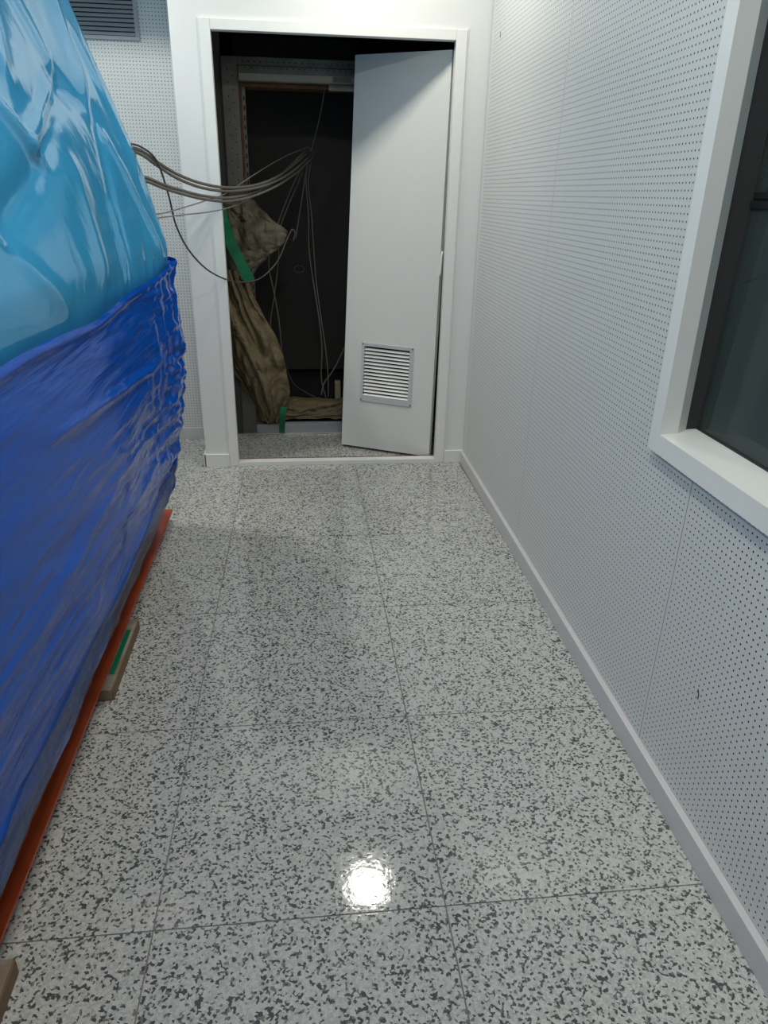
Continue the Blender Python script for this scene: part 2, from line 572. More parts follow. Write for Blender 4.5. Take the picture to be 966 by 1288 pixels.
hole = lambda i, j: us[i] > VU0 - 1e-6 and us[i + 1] < VU1 + 1e-6 and vs_[j] > VV0 - 1e-6 and vs_[j + 1] < VV1 + 1e-6
for i in range(NU):
    for j in range(NV):
        if hole(i, j):
            continue
        Fc.append((lv(i, j, 0), lv(i + 1, j, 0), lv(i + 1, j + 1, 0), lv(i, j + 1, 0)))
        Fc.append((lv(i, j + 1, 1), lv(i + 1, j + 1, 1), lv(i + 1, j, 1), lv(i, j, 1)))
D = lambda u_, v_, k: dpt(u_, v_, 0 if k == 0 else -.038)
for i in range(NU):
    a, c = us[i], us[i + 1]
    quad([D(a, 0, 1), D(c, 0, 1), D(c, 0, 0), D(a, 0, 0)], 0)
    quad([D(a, 1, 0), D(c, 1, 0), D(c, 1, 1), D(a, 1, 1)], 0)
for j in range(NV):
    a, c = vs_[j], vs_[j + 1]
    quad([D(0, a, 0), D(0, c, 0), D(0, c, 1), D(0, a, 1)], 0)
    quad([D(1, a, 1), D(1, c, 1), D(1, c, 0), D(1, a, 0)], 0)
quad([D(VU0, VV0, 0), D(VU1, VV0, 0), D(VU1, VV0, 1), D(VU0, VV0, 1)], 0)
quad([D(VU0, VV1, 1), D(VU1, VV1, 1), D(VU1, VV1, 0), D(VU0, VV1, 0)], 0)
quad([D(VU0, VV0, 1), D(VU0, VV1, 1), D(VU0, VV1, 0), D(VU0, VV0, 0)], 0)
quad([D(VU1, VV0, 0), D(VU1, VV1, 0), D(VU1, VV1, 1), D(VU1, VV0, 1)], 0)
mk('leaf', V, Fc, M_DOOR, dr, smooth=True)
vf = empty('vent', (.69, 3.77, 0))
vf.parent = dr
vf.location = (0, 0, 0)
u0, u1, v0, v1 = .205, .775, .140, .305
dbox('vent_frame', u0, .2315, v0, v1, .0003, .007, M_GRILLE, vf)
dbox('vent_frame', .738, u1, v0, v1, .0003, .007, M_GRILLE, vf)
dbox('vent_frame', .2315, .738, v0, .1555, .0003, .007, M_GRILLE, vf)
dbox('vent_frame', .2315, .738, .296, v1, .0003, .007, M_GRILLE, vf)
NS = 14
for k in range(NS):
    a = .1565 + k * (.1385 / NS)
    dbox('slat', .2317, .7378, a, a + .0056, .003, .0045, M_GRILLE, vf, tilt=-.010)
dbox('vent_back', .226, .750, .152, .296, -.030, -.026, M_SLOT, vf)
for (uu, vv) in ((.212, .3015), (.768, .3015), (.212, .1435), (.768, .1435)):
    dbox('screw', uu - .006, uu + .006, vv - .0016, vv + .0016, .0071, .009, M_SLOT, vf)
# small pull handle near the free edge, seen in the gap
tube('handle', [(.7095, 3.776, 1.108), (.7060, 3.757, 1.104), (.7015, 3.750, 1.085), (.7000, 3.750, 1.020), (.7005, 3.756, 1.000), (.7030, 3.776, .996)],
     .0045, M_TRIM, dr)

# ------------------------------------------------------------------ lobby behind the door
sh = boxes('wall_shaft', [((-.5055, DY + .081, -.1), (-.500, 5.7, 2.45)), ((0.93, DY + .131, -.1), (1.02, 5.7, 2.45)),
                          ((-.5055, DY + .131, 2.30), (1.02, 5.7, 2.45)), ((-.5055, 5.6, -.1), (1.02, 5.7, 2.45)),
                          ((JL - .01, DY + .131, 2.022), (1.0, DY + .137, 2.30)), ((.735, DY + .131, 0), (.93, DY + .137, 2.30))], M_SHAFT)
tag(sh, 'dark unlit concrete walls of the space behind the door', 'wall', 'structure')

fr = empty('steel_portal', (-.34, 4.31, 0))
tag(fr, 'galvanised steel opening frame inside the dark doorway', 'frame')
FX0, FX1 = -.380, -.296
box('post', (FX0, 4.285, 0.0), (FX1, 4.335, 1.990), M_GALV, fr, bev=.002)
box('side_plate', (-.499, 4.30, 0), (-.3805, 4.31, 2.29), M_CAB2, fr)
box('post', (.84, 4.285, 0.0), (.925, 4.335, 1.990), M_GALV, fr, bev=.002)
box('header', (FX1 + .0005, 4.272, 1.878), (.8395, 4.335, 1.950), M_GALV, fr, bev=.003)
box('header_flange', (FX1 + .0005, 4.285, 1.951), (.8395, 4.335, 1.990), M_GALV, fr, bev=.002)
box('header_cover', (-.290, 4.266, 1.884), (.838, 4.2715, 1.914), M_GALV2, fr)
box('label_plate', (.185, 4.2625, 1.888), (.282, 4.2655, 1.912), M_GALV, fr)
box('bracket', (.165, 4.27, 1.850), (.40, 4.33, 1.8775), M_GALV, fr)
hd = []
for k in range(20):
    x = -.27 + k * .030
    hd.append(((x - .003, 4.2835, 1.966), (x + .003, 4.2849, 1.972)))
    hd.append(((x + .011, 4.2705, 1.937), (x + .017, 4.2719, 1.942)))
for k in range(26):
    z = 1.93 - k * .06
    hd.append(((-.352, 4.2835, z), (-.346, 4.2849, z + .006)))
    hd.append(((-.325, 4.2835, z - .03), (-.319, 4.2849, z - .024)))
boxes('rivet', hd, M_SLOT, fr)['kind'] = 'stuff'
box('slotted_strip', (-.284, 4.345, .06), (-.268, 4.349, 1.865), M_GALV, fr)
boxes('slot', [((-.279, 4.3435, z), (-.272, 4.3449, z + .022)) for z in [1.80 - k * .045 for k in range(38)]], M_SLOT, fr)['kind'] = 'stuff'
box('wood_lining', (-.2955, 4.3355, 1.862), (.8395, 4.46, 1.8775), M_PLY, fr)
box('wood_lining', (-.2955, 4.3355, .05), (-.2845, 4.46, 1.861), M_PLY, fr)
box('sill_channel', (FX1 + .0005, 4.285, 0.0), (.8395, 4.335, .060), M_GRILLE_G, fr, bev=.002)
box('sill_rail', (FX0, 4.262, 0.0), (.925, 4.2845, .008), M_STEEL, fr, bev=.001)

cb = empty('dark_cabinet', (.0, 5.2, .0))
tag(cb, 'dark grey equipment cabinet deep inside the unlit room', 'cabinet')
box('body', (-.37, 5.00, .235), (.36, 5.45, 2.20), M_CAB, cb, bev=.006)
box('plinth', (-.33, 5.06, .0), (.32, 5.40, .2345), M_SLOT, cb)

tag(box('junction_box', (.195, 4.53, .0), (.232, 4.58, .262), mat('beige_plastic', (.34, .30, .2), .5), base=(.21, 4.55, 0), bev=.003),
    'small beige upright block on the floor beside the loose cables', 'box')


# cables ----------------------------------------------------------------
def cable(name, pts, r, m, label, group='cables slung from the load into the doorway', base=None):
    o = tube(name, pts, r, m, base=base or pts[0])
    return tag(o, label, 'cable', group=group)


c1 = [(-.585, 2.85, 1.500), (-0.550, 2.900, 1.490), (-0.520, 3.050, 1.458), (-0.480, 3.250, 1.422), (-0.418, 3.500, 1.394), (-0.335, 3.760, 1.381), (-0.224, 4.000, 1.395), (-0.128, 4.150, 1.432), (-0.046, 4.300, 1.487), (0.047, 4.450, 1.565)]
c2 = [(-.590, 2.85, 1.492), (-0.551, 2.900, 1.479), (-0.521, 3.050, 1.445), (-0.482, 3.250, 1.407), (-0.420, 3.500, 1.377), (-0.335, 3.770, 1.366), (-0.216, 4.000, 1.383), (-0.108, 4.170, 1.424), (-0.016, 4.300, 1.482), (0.060, 4.450, 1.549)]
c3 = [(-.57, 2.85, 1.412), (-0.538, 2.900, 1.404), (-0.513, 3.050, 1.385), (-0.481, 3.220, 1.369), (-0.420, 3.480, 1.346), (-0.338, 3.750, 1.337), (-0.245, 3.980, 1.356), (-0.149, 4.140, 1.402), (-0.059, 4.300, 1.483), (0.039, 4.450, 1.579)]
c4 = [(-.57, 2.85, 1.400), (-0.539, 2.900, 1.392), (-0.513, 3.050, 1.373), (-0.482, 3.220, 1.356), (-0.421, 3.480, 1.333), (-0.338, 3.750, 1.322), (-0.233, 3.980, 1.345), (-0.109, 4.160, 1.400), (0.010, 4.350, 1.482), (0.068, 4.450, 1.535)]
c5 = [(-.53, 2.85, 1.285), (-0.494, 2.900, 1.289), (-0.468, 3.200, 1.302), (-0.414, 3.500, 1.325), (-0.345, 3.750, 1.356), (-0.262, 4.000, 1.420), (-0.148, 4.200, 1.497), (-0.044, 4.350, 1.556), (0.047, 4.450, 1.592)]
c6 = [(-.53, 2.85, 1.272), (-0.496, 2.900, 1.275), (-0.455, 3.200, 1.277), (-0.403, 3.500, 1.280), (-0.340, 3.750, 1.293), (-0.272, 3.950, 1.322), (-0.190, 4.100, 1.374), (-0.088, 4.250, 1.456), (0.038, 4.450, 1.545)]
cable('power_cable', c1, .0065, M_CABLE, 'thick grey cable, topmost strand of the bundle sagging into the doorway')
cable('power_cable', c2, .0065, M_CABLE, 'thick grey cable, second strand down of the sagging bundle')
cable('power_cable', c3, .0062, M_CABLE, 'thick grey cable, upper of the lower pair sagging into the doorway')
cable('power_cable', c4, .0062, M_CABLE, 'thick grey cable, lowest thick strand of the sagging bundle')
cable('thin_cable', c5, .0026, M_CABLE_L, 'thin pale cable rising from the blue load to the hanging tie')
cable('thin_cable', c6, .0026, M_CABLE_L, 'lowest thin pale cable stretched below the thick bundle')
lp = [(-.59, 2.83, 1.512), (-0.547, 2.885, 1.502), (-0.518, 3.000, 1.462), (-0.504, 3.100, 1.349), (-0.500, 3.200, 1.230), (-0.473, 3.350, 1.119), (-0.419, 3.550, 1.022), (-0.334, 3.800, 0.953), (-0.224, 3.950, 0.949), (-0.129, 4.050, 1.025), (-0.076, 4.100, 1.129), (-0.045, 4.120, 1.184), (-0.029, 4.130, 1.168), (-0.039, 4.130, 1.128)]
cable('loop_cable', lp, .0038, M_CABLE_D, 'dark thin cable hanging in one deep loop across the doorway')
G2 = 'cables hanging down inside the dark doorway'
cable('hanging_cable', [(0.062, 4.465, 1.560), (0.030, 4.472, 1.416), (0.004, 4.472, 1.284), (-0.028, 4.472, 1.122)], .004, M_CABLE, 'short grey cable end dangling under the tie', G2)
cable('hanging_cable', [(0.050, 4.475, 1.540), (-0.018, 4.500, 1.436), (-0.086, 4.500, 1.298), (-0.141, 4.500, 1.161), (-0.190, 4.500, 0.986), (-0.165, 4.500, 0.805), (-0.140, 4.500, 0.608), (-0.133, 4.550, 0.311), (-.12, 4.56, .006)], .0036, M_CABLE, 'grey cable swinging left from the tie behind the bubble sheet', G2)
cable('hanging_cable', [(0.045, 4.49, 1.538), (-0.001, 4.520, 1.425), (-0.068, 4.520, 1.290), (-0.119, 4.520, 1.161), (-0.136, 4.550, 0.982), (-0.168, 4.560, 0.789), (-0.200, 4.570, 0.609), (-0.205, 4.600, 0.300), (-.2, 4.61, .006)], .0036, M_CABLE, 'grey cable crossing behind its neighbour and ending by the tarp', G2)
cable('hanging_cable', [(0.046, 4.46, 1.535), (0.040, 4.500, 1.417), (0.049, 4.500, 1.250), (0.049, 4.500, 1.055), (0.073, 4.500, 0.853), (0.103, 4.500, 0.642), (0.115, 4.500, 0.472), (0.108, 4.500, 0.296), (0.136, 4.500, 0.165)], .0030, M_CABLE_L, 'left of the two thin pale cables hanging straight to the floor sheet', G2)
cable('hanging_cable', [(0.072, 4.46, 1.545), (0.053, 4.512, 1.417), (0.067, 4.525, 1.250), (0.077, 4.525, 1.054), (0.088, 4.525, 0.873), (0.113, 4.525, 0.663), (0.139, 4.525, 0.468), (0.151, 4.520, 0.317), (0.152, 4.520, 0.165)], .0030, M_CABLE_L, 'right of the two thin pale cables hanging straight to the floor sheet', G2)
cable('floor_cable', [(0.29, 4.62, 0.52), (0.255, 4.600, 0.452), (0.192, 4.590, 0.329), (0.129, 4.565, 0.248), (0.106, 4.52, 0.180)], .0045, M_CABLE, 'grey cable slanting up towards the door edge near the floor', G2)
cable('floor_cable', [(-.13, 4.47, .43), (-0.101, 4.480, 0.343), (-0.064, 4.480, 0.262), (0.005, 4.480, 0.210), (0.075, 4.470, 0.175)], .0030, M_CABLE_D, 'dark cable curving over the floor sheet beside the tarp', G2)
tag(tube('hanging_wire', [(0.149, 4.345, 1.872), (0.119, 4.400, 1.737), (0.078, 4.450, 1.600), (.064, 4.455, 1.578)], .0018, M_CABLE_L, base=(.149, 4.345, 1.872)),
    'thin wire hanging from the steel header and holding up the bundle', 'wire')
# tie around the bundle: a loop of wrap
ring = [(0.052 + .030 * math.cos(a), 4.450 + .026 * math.sin(a) * .6, 1.561 + .034 * math.sin(a)) for a in [2 * math.pi * k / 12 for k in range(13)]]
tag(tube('cable_tie', ring, .0065, M_CABLE_D, base=(.052, 4.45, 1.56)), 'dark tie gathering the cable bundle under the wire', 'tie')
rg2 = [(-.012 + .030 * math.cos(a), 4.56, .945 + .020 * math.sin(a)) for a in [2 * math.pi * k / 14 for k in range(15)]]
tag(tube('wire_ring', rg2, .0014, M_CABLE, base=(-.012, 4.56, .945)), 'small faint wire ring hanging in the dark opening', 'ring')


# sheets -----------------------------------------------------------------
def sheet(name, rows, m, base, nv=60, fold=(.02, 5), seed=0, thick=.0012, diag=.6, crisp=.3):
    """cloth lofted through rows of control points (each row left to right), with slanting folds in depth"""
    R = [spline(r_, 16) for r_ in rows]
    nu = len(R[0])
    cols = [spline([R[j][i] for j in range(len(R))], max(2, nv // (len(R) - 1))) for i in range(nu)]
    nvv = len(cols[0])
    V = []
    for j in range(nvv):
        for i in range(nu):
            p = cols[i][j].copy()
            a, b = i / nu, j / nvv
            k = (a - diag * b) * fold[1] + .5 * nz(a * 2, b * 3, seed)
            d = fold[0] * ridge(k, b * 1.1 + seed, seed) + fold[0] * crisp * ridge(a * 6 + seed, b * 7, seed + 3) + fold[0] * .15 * nz(a * 22, b * 26, seed + 5)
            edge = nz(b * 9, seed + 2.2) * .010 * sstep(.6, 1, a)
            p.x += edge + nz(a * 5, b * 6, seed + 7) * fold[0] * .3 * (1 - abs(2 * a - 1))
            p.y += d
            p.z += nz(a * 7, b * 5, seed + 9) * fold[0] * .5
            V.append(p)
    o = mk(name, V, grid_faces(nu, nvv), m, smooth=True, base=base)
    s = o.modifiers.new('thick', 'SOLIDIFY')
    s.thickness = thick
    return o


tarp = sheet('dust_sheet', [
    [(-.440, 4.20, .985), (-.40, 4.20, .975), (-.36, 4.20, .96), (-.312, 4.21, .935)],
    [(-.445, 4.20, .86), (-.39, 4.18, .85), (-.33, 4.17, .83), (-.268, 4.20, .82)],
    [(-.445, 4.20, .74), (-.38, 4.16, .73), (-.30, 4.15, .72), (-.218, 4.19, .72)],
    [(-.440, 4.20, .60), (-.36, 4.15, .60), (-.26, 4.13, .59), (-.153, 4.18, .60)],
    [(-.430, 4.20, .49), (-.34, 4.14, .47), (-.23, 4.12, .48), (-.118, 4.18, .50)],
    [(-.410, 4.21, .41), (-.32, 4.14, .37), (-.22, 4.13, .37), (-.098, 4.19, .39)],
    [(-.375, 4.22, .335), (-.30, 4.16, .27), (-.20, 4.14, .26), (-.085, 4.20, .295)],
    [(-.310, 4.23, .22), (-.27, 4.19, .16), (-.19, 4.17, .15), (-.10, 4.22, .21)],
    [(-.275, 4.24, .13), (-.25, 4.22, .085), (-.19, 4.21, .08), (-.13, 4.24, .12)]], M_TARP, (-.3, 4.2, 0), fold=(.036, 4.2), seed=3, diag=.75, crisp=.6)
tag(tarp, 'dusty tan plastic sheet hanging in folds down the left post', 'sheet')
tarp2 = sheet('floor_sheet', [
    [(-.27, 4.34, .070), (-.13, 4.34, .070), (.02, 4.34, .070), (.17, 4.34, .070), (.30, 4.34, .070)],
    [(-.27, 4.36, .110), (-.13, 4.36, .100), (.02, 4.36, .105), (.17, 4.36, .10), (.30, 4.36, .10)],
    [(-.27, 4.40, .13), (-.13, 4.40, .15), (.02, 4.42, .172), (.17, 4.42, .170), (.30, 4.42, .175)],
    [(-.27, 4.50, .10), (-.13, 4.52, .15), (.02, 4.54, .150), (.17, 4.54, .13), (.30, 4.54, .15)],
    [(-.27, 4.60, .02), (-.13, 4.62, .02), (.02, 4.64, .02), (.17, 4.64, .02), (.30, 4.64, .02)]], M_TARP, (0, 4.45, 0), fold=(.016, 3), seed=8, diag=2.5, crisp=.7)
tag(tarp2, 'dusty tan sheet heaped low across the inner sill', 'sheet')
bub = sheet('bubble_sheet', [
    [(-.455, 4.22, 1.335), (-.38, 4.215, 1.342), (-.30, 4.215, 1.340), (-.240, 4.22, 1.325)],
    [(-.455, 4.22, 1.25), (-.36, 4.20, 1.25), (-.26, 4.20, 1.25), (-.170, 4.215, 1.245)],
    [(-.455, 4.22, 1.16), (-.33, 4.19, 1.16), (-.20, 4.18, 1.175), (-.074, 4.20, 1.172)],
    [(-.450, 4.22, 1.07), (-.34, 4.20, 1.06), (-.22, 4.19, 1.07), (-.105, 4.20, 1.100)],
    [(-.445, 4.22, 1.00), (-.37, 4.21, .985), (-.29, 4.205, .98), (-.185, 4.21, 1.035)],
    [(-.435, 4.22, .94), (-.38, 4.215, .925), (-.32, 4.21, .92), (-.270, 4.215, .945)]], M_BUBBLE, (-.25, 4.2, .92), fold=(.012, 3.5), seed=12, diag=-.5, crisp=.8)
tag(bub, 'crumpled clear bubble wrap sheet taped beside the left post', 'sheet')


def strip(name, pts, wd, m, label, wdir=(1, 0, .25), th=.0008):
    C = spline(pts, 5)
    wv = Vector(wdir).normalized() * (wd / 2)
    V = [p + wv * s_ for p in C for s_ in (-1, 1)]
    Fc = [(2 * i, 2 * i + 1, 2 * i + 3, 2 * i + 2) for i in range(len(C) - 1)]
    o = mk(name, V, Fc, m, smooth=False, base=tuple(C[-1]))
    s_ = o.modifiers.new('thick', 'SOLIDIFY'); s_.thickness = th
    return tag(o, label, 'tape')


strip('green_tape', [(-0.425, 4.160, 1.290), (-0.395, 4.150, 1.185), (-0.358, 4.140, 1.085), (-0.318, 4.135, 1.00), (-0.282, 4.135, 0.918)], .060, M_TAPE,
      'long green tape strip slanting down over the bubble wrap', (1, 0, .1))
strip('green_tape', [(-0.125, 4.172, 0.200), (-0.133, 4.175, 0.150), (-0.140, 4.225, 0.085), (-0.143, 4.252, .045), (-.143, 4.256, .012)], .036, M_TAPE,
      'short green tape fixing the sheets to the inner sill', (1, 0, -.05))

# ------------------------------------------------------------------ wall grille in the recess
vg = empty('wall_grille', (-.90, RY, 2.019))
tag(vg, 'grey louvred ventilation grille high on the recessed wall', 'vent')
gx0, gx1, gz0, gz1 = -1.08, -.752, 2.026, 2.40
box('frame', (gx0, RY - .012, gz0), (gx1, RY - .0005, gz0 + .016), M_GRILLE_G, vg, bev=.001)
box('frame', (gx0, RY - .012, gz1 - .016), (gx1, RY - .0005, gz1), M_GRILLE_G, vg, bev=.001)
box('frame', (gx0, RY - .012, gz0 + .0163), (gx0 + .018, RY - .0005, gz1 - .0163), M_GRILLE_G, vg, bev=.001)
box('frame', (gx1 - .018, RY - .012, gz0 + .0163), (gx1, RY - .0005, gz1 - .0163), M_GRILLE_G, vg, bev=.001)
box('grille_back', (gx0 + .0185, RY - .0025, gz0 + .017), (gx1 - .0185, RY - .0006, gz1 - .017), M_SLOT, vg)
sl = None
for k in range(18):
    z = gz0 + .018 + k * .0183
    v = [(gx0 + .0184, RY - .011, z), (gx1 - .0184, RY - .011, z), (gx1 - .0184, RY - .003, z + .0125), (gx0 + .0184, RY - .003, z + .0125),
         (gx0 + .0184, RY - .0125, z + .001), (gx1 - .0184, RY - .0125, z + .001), (gx1 - .0184, RY - .0045, z + .0140), (gx0 + .0184, RY - .0045, z + .0140)]
    mk('slat', v, [(0, 3, 2, 1), (4, 5, 6, 7), (0, 1, 5, 4), (1, 2, 6, 5), (2, 3, 7, 6), (3, 0, 4, 7)], M_GRILLE_G, vg)

# ------------------------------------------------------------------ window on the right wall
win = bpy.data.objects.new('window_1', None)
COL.objects.link(win)
ORG[win.name] = Vector((0, 0, 0))
on_right_wall(win)
tag(win, 'dark fixed window with a deep white frame in the perforated wall', 'window', 'structure')
PX = -0.019                                   # face of the frame, proud of the panels
FWD = 0.048
yo0, yo1, zo0, zo1 = W_Y0 - FWD, W_Y1 + FWD, W_Z0 - FWD, W_Z1 + FWD
GX = 0.086                                    # glass plane
SP = .050                                     # reveal splay sideways


def frame_piece(name, outer0, outer1, in0, in1, deep0, deep1, front0, front1):
    """one mitred length: front face, reveal and outside edge. corners given as (y, z)"""
    def P(x, yz):
        return (x, yz[0], yz[1])
    mid = lambda i_, d_: (i_[0] + (d_[0] - i_[0]) * .06, i_[1] + (d_[1] - i_[1]) * .35)
    V = [P(-.0005, outer0), P(-.0005, outer1), P(PX, outer0), P(PX, outer1), P(PX, in0), P(PX, in1), P(.026, mid(in0, deep0)), P(.026, mid(in1, deep1)),
         P(GX, deep0), P(GX, deep1), P(GX, outer0), P(GX, outer1)]
    Fc = [(0, 1, 3, 2), (2, 3, 5, 4), (4, 5, 7, 6), (6, 7, 9, 8), (8, 9, 11, 10), (10, 11, 1, 0), (0, 2, 4, 6, 8, 10), (1, 11, 9, 7, 5, 3)]
    o = mk(name, V, Fc, M_TRIM, win)
    bm = bmesh.new(); bm.from_mesh(o.data)
    bmesh.ops.recalc_face_normals(bm, faces=bm.faces[:])
    bm.to_mesh(o.data); bm.free()
    return o


OA, OB, OC, OD = (yo0, zo0), (yo1, zo0), (yo1, zo1), (yo0, zo1)
IA, IB, IC, ID = (W_Y0, W_Z0), (W_Y1, W_Z0), (W_Y1, W_Z1), (W_Y0, W_Z1)
SB = .004
DA, DB, DC, DD = (W_Y0 - SP * .5, W_Z0 + SB), (W_Y1 + SP, W_Z0 + SB), (W_Y1 + SP, W_Z1 - SB), (W_Y0 - SP * .5, W_Z1 - SB)
OA2 = (yo0, zo0)
frame_piece('frame_rail', OA, OB, IA, IB, DA, DB, 0, 0)
frame_piece('frame_rail', OD, OC, ID, IC, DD, DC, 0, 0)
DYX = .06
for nm, (o0, o1, i0, i1, d0, d1) in (('frame_stile', (OB, OC, IB, IC, DB, DC)), ('frame_stile', (OA, OD, IA, ID, DA, DD))):
    frame_piece(nm, o0, o1, i0, i1, d0, d1, 0, 0)
gy0, gy1, gz0_, gz1_ = DA[0], DB[0], DA[1], DC[1]
TL_ = .040                                    # lean given to the pane to lift its reflection off the floor
pv = boxv((GX + .004, gy0 + .001, gz0_ + .001), (GX + .010, gy1 - .001, gz1_ - .001))
mk('pane', [(x + (TL_ if z > 1.4 else 0), y, z) for x, y, z in pv], BOXF, M_GLASS, win)
boxes('gasket', [((GX + .0005, gy0, gz0_), (GX + .0035, gy1, gz0_ + .004)), ((GX + .0005, gy0, gz1_ - .004), (GX + .0035, gy1, gz1_)),
                 ((GX + .0005, gy1 - .004, gz0_ + .004), (GX + .0035, gy1, gz1_ - .004)), ((GX + .0005, gy0, gz0_ + .004), (GX + .0035, gy0 + .004, gz1_ - .004))], M_SEAL, win)
# dark tunnel behind the pane, second pane and the unlit room beyond
T0, T1 = GX + .012, GX + .056
boxes('tunnel_lining', [((T0, gy0 - .03, gz0_ - .03), (T1, gy1 + .03, gz0_)), ((T0, gy0 - .03, gz1_), (T1, gy1 + .03, gz1_ + .03)),
                        ((T0, gy1, gz0_), (T1, gy1 + .03, gz1_)), ((T0, gy0 - .03, gz0_), (T1, gy0, gz1_))], M_LINING, win)
boxes('inner_frame', [((T1, gy1 - .09, gz0_ - .03), (T1 + .03, gy1 + .03, gz1_ + .03)), ((T1, gy0 - .03, gz0_ - .03), (T1 + .03, gy1 - .0905, gz0_ + .03)),
                      ((T1, gy0 - .03, gz1_ - .05), (T1 + .03, gy1 - .0905, gz1_ + .03))], M_INNER, win)

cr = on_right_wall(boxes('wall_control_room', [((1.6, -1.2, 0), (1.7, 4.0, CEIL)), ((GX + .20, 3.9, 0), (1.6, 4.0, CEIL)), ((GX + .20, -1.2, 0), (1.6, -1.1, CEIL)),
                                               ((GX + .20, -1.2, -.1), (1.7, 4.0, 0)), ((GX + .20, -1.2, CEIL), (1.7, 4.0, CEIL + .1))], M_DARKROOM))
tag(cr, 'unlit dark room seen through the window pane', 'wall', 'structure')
bl = bpy.data.objects.new('window_blind', None)
COL.objects.link(bl)
ORG[bl.name] = Vector((0, 0, 0))
on_right_wall(bl)
tag(bl, 'dark slatted blind hanging behind the window pane', 'blind')
bx = T1 + .05
sv = None
for k in range(62):
    z = .86 + k * .0172
    if sv is None:
        o = mk('blind_slat', [(bx, gy0, 0), (bx + .004, gy0, 0), (bx + .004, 1.58, 0), (bx, 1.58, 0), (bx, gy0, .016), (bx + .004, gy0, .016), (bx + .004, 1.58, .016), (bx, 1.58, .016)],
               BOXF, M_BLIND, bl)
        sv = o.data
    else:
        o = bpy.data.objects.new('blind_slat', sv)
        COL.objects.link(o)
        o.parent = bl
    o.location = (0, 0, z)
bk = on_right_wall(boxes('pane_bars', [((GX + .018, 1.40, 1.376), (GX + .030, 1.575, 1.388)), ((GX + .018, 1.40, 1.356), (GX + .030, 1.580, 1.371))], M_SEAL))  # dark marks in the pane, built as two solid bars behind it
tag(bk, 'two black bars set behind the window pane', 'bracket')
wc = on_right_wall(tube('pane_line', [(GX + .020, 1.548, 1.208), (GX + .022, 1.51, 1.220), (GX + .024, 1.466, 1.236), (GX + .028, 1.30, 1.29)], .0022, M_SEAL))  # dark slanting mark in the pane, built as a thin tube
tag(wc, 'thin black line set behind the window pane', 'cord')

# ------------------------------------------------------------------ wrapped load
YF, RC = 2.985, 0.17
PROF = [(0.05, -.660), (.10, -.640), (.184, -.592), (.33, -.546), (.53, -.512), (.665, -.490), (.79, -.482), (.97, -.480), (1.12, -.480), (1.20, -.486),
        (1.31, -.509), (1.40, -.527), (1.49, -.552), (1.65, -.606), (1.77, -.652), (1.93, -.704), (2.10, -.785), (2.25, -.92), (2.32, -1.10)]
PZ = np.array([p[0] for p in PROF]); PXX = np.array([p[1] for p in PROF])
LX, LYN = -1.78, -0.95


def xr(z):
    return float(np.interp(z, PZ, PXX))


def section(dense):
    """parameter values around the load: (kind, t, arc position u along the right face)"""
    out = []
    n0 = 14
    for k in range(n0):
        out.append(('r', LYN + RC + (0.75 - LYN - RC) * k / n0))
    for k in range(dense):
        out.append(('r', 0.75 + (YF - RC - 0.75) * k / dense))
    for k in range(22):
        out.append(('c', k / 22))
    for k in range(18):
        out.append(('f', k / 18))
    for k in range(6):
        out.append(('c2', k / 6))
    for k in range(10):
        out.append(('l', k / 10))
    for k in range(6):
        out.append(('c3', k / 6))
    for k in range(6):
        out.append(('n', k / 6))
    for k in range(6):
        out.append(('c4', k / 6))
    return out


def spt(s_, z, yf, lx=LX, yn=LYN):
    x = xr(z)
    k, t = s_
    h = math.pi / 2
    if k == 'r':
        y = min(t, yf - RC)
        return (x, y), (1, 0), t
    if k == 'c':
        a = h * t
        return (x - RC + RC * math.cos(a), yf - RC + RC * math.sin(a)), (math.cos(a), math.sin(a)), YF - RC + RC * a
    if k == 'f':
        return (x - RC + (lx + RC - x + RC) * t, yf), (0, 1), YF + .1 + 1.0 * t
    if k == 'c2':
        a = h + h * t
        return (lx + RC + RC * math.cos(a), yf - RC + RC * math.sin(a)), (math.cos(a), math.sin(a)), 4.1 + t * .2
    if k == 'l':
        return (lx, yf - RC + (yn + RC - yf + RC) * t), (-1, 0), 4.3 + t * 3
    if k == 'c3':
        a = 2 * h + h * t
        return (lx + RC + RC * math.cos(a), yn + RC + RC * math.sin(a)), (math.cos(a), math.sin(a)), 7.3 + t * .2
    if k == 'n':
        return (lx + RC + (x - RC - lx - RC) * t, yn), (0, -1), 7.5 + t
    a = 3 * h + h * t
    return (x - RC + RC * math.cos(a), yn + RC + RC * math.sin(a)), (math.cos(a), math.sin(a)), 8.5 + t * .2


def wrap_d(u, z):
    far = sstep(1.9, 2.8, u)
    low = 1 - sstep(.55, .95, z)
    act = min(1, .22 + .55 * far + .55 * low)
    s_ = z + .13 * u
    d = .012 * nz(u * 1.1, z * 1.8, 1.0)
    d += act * (.009 * ridge(u * 1.1, s_ * 6.5 + .5 * nz(u * 1.5, z * 3), 2.0) + .0055 * ridge(u * 1.6, (z + .24 * u) * 14, 4.0) + .0035 * ridge(u * 2.2, (z + .10 * u) * 26, 5.0) + .0022 * nz(u * 7, s_ * 42, 6.0))
    d += far * (.006 * ridge(u * 5 + z * 2.5, z * 5 - u * 2, 8.0) + .004 * nz(u * 16, z * 20, 9.0))
    # one long smooth crease across the upper band
    zc = .93 - .085 * (u - 1.5)
    if 1.2 < u < 2.6:
        d += .010 * math.exp(-((z - zc) / .012) ** 2) * sstep(1.2, 1.5, u) * (1 - sstep(2.2, 2.6, u))
    return d


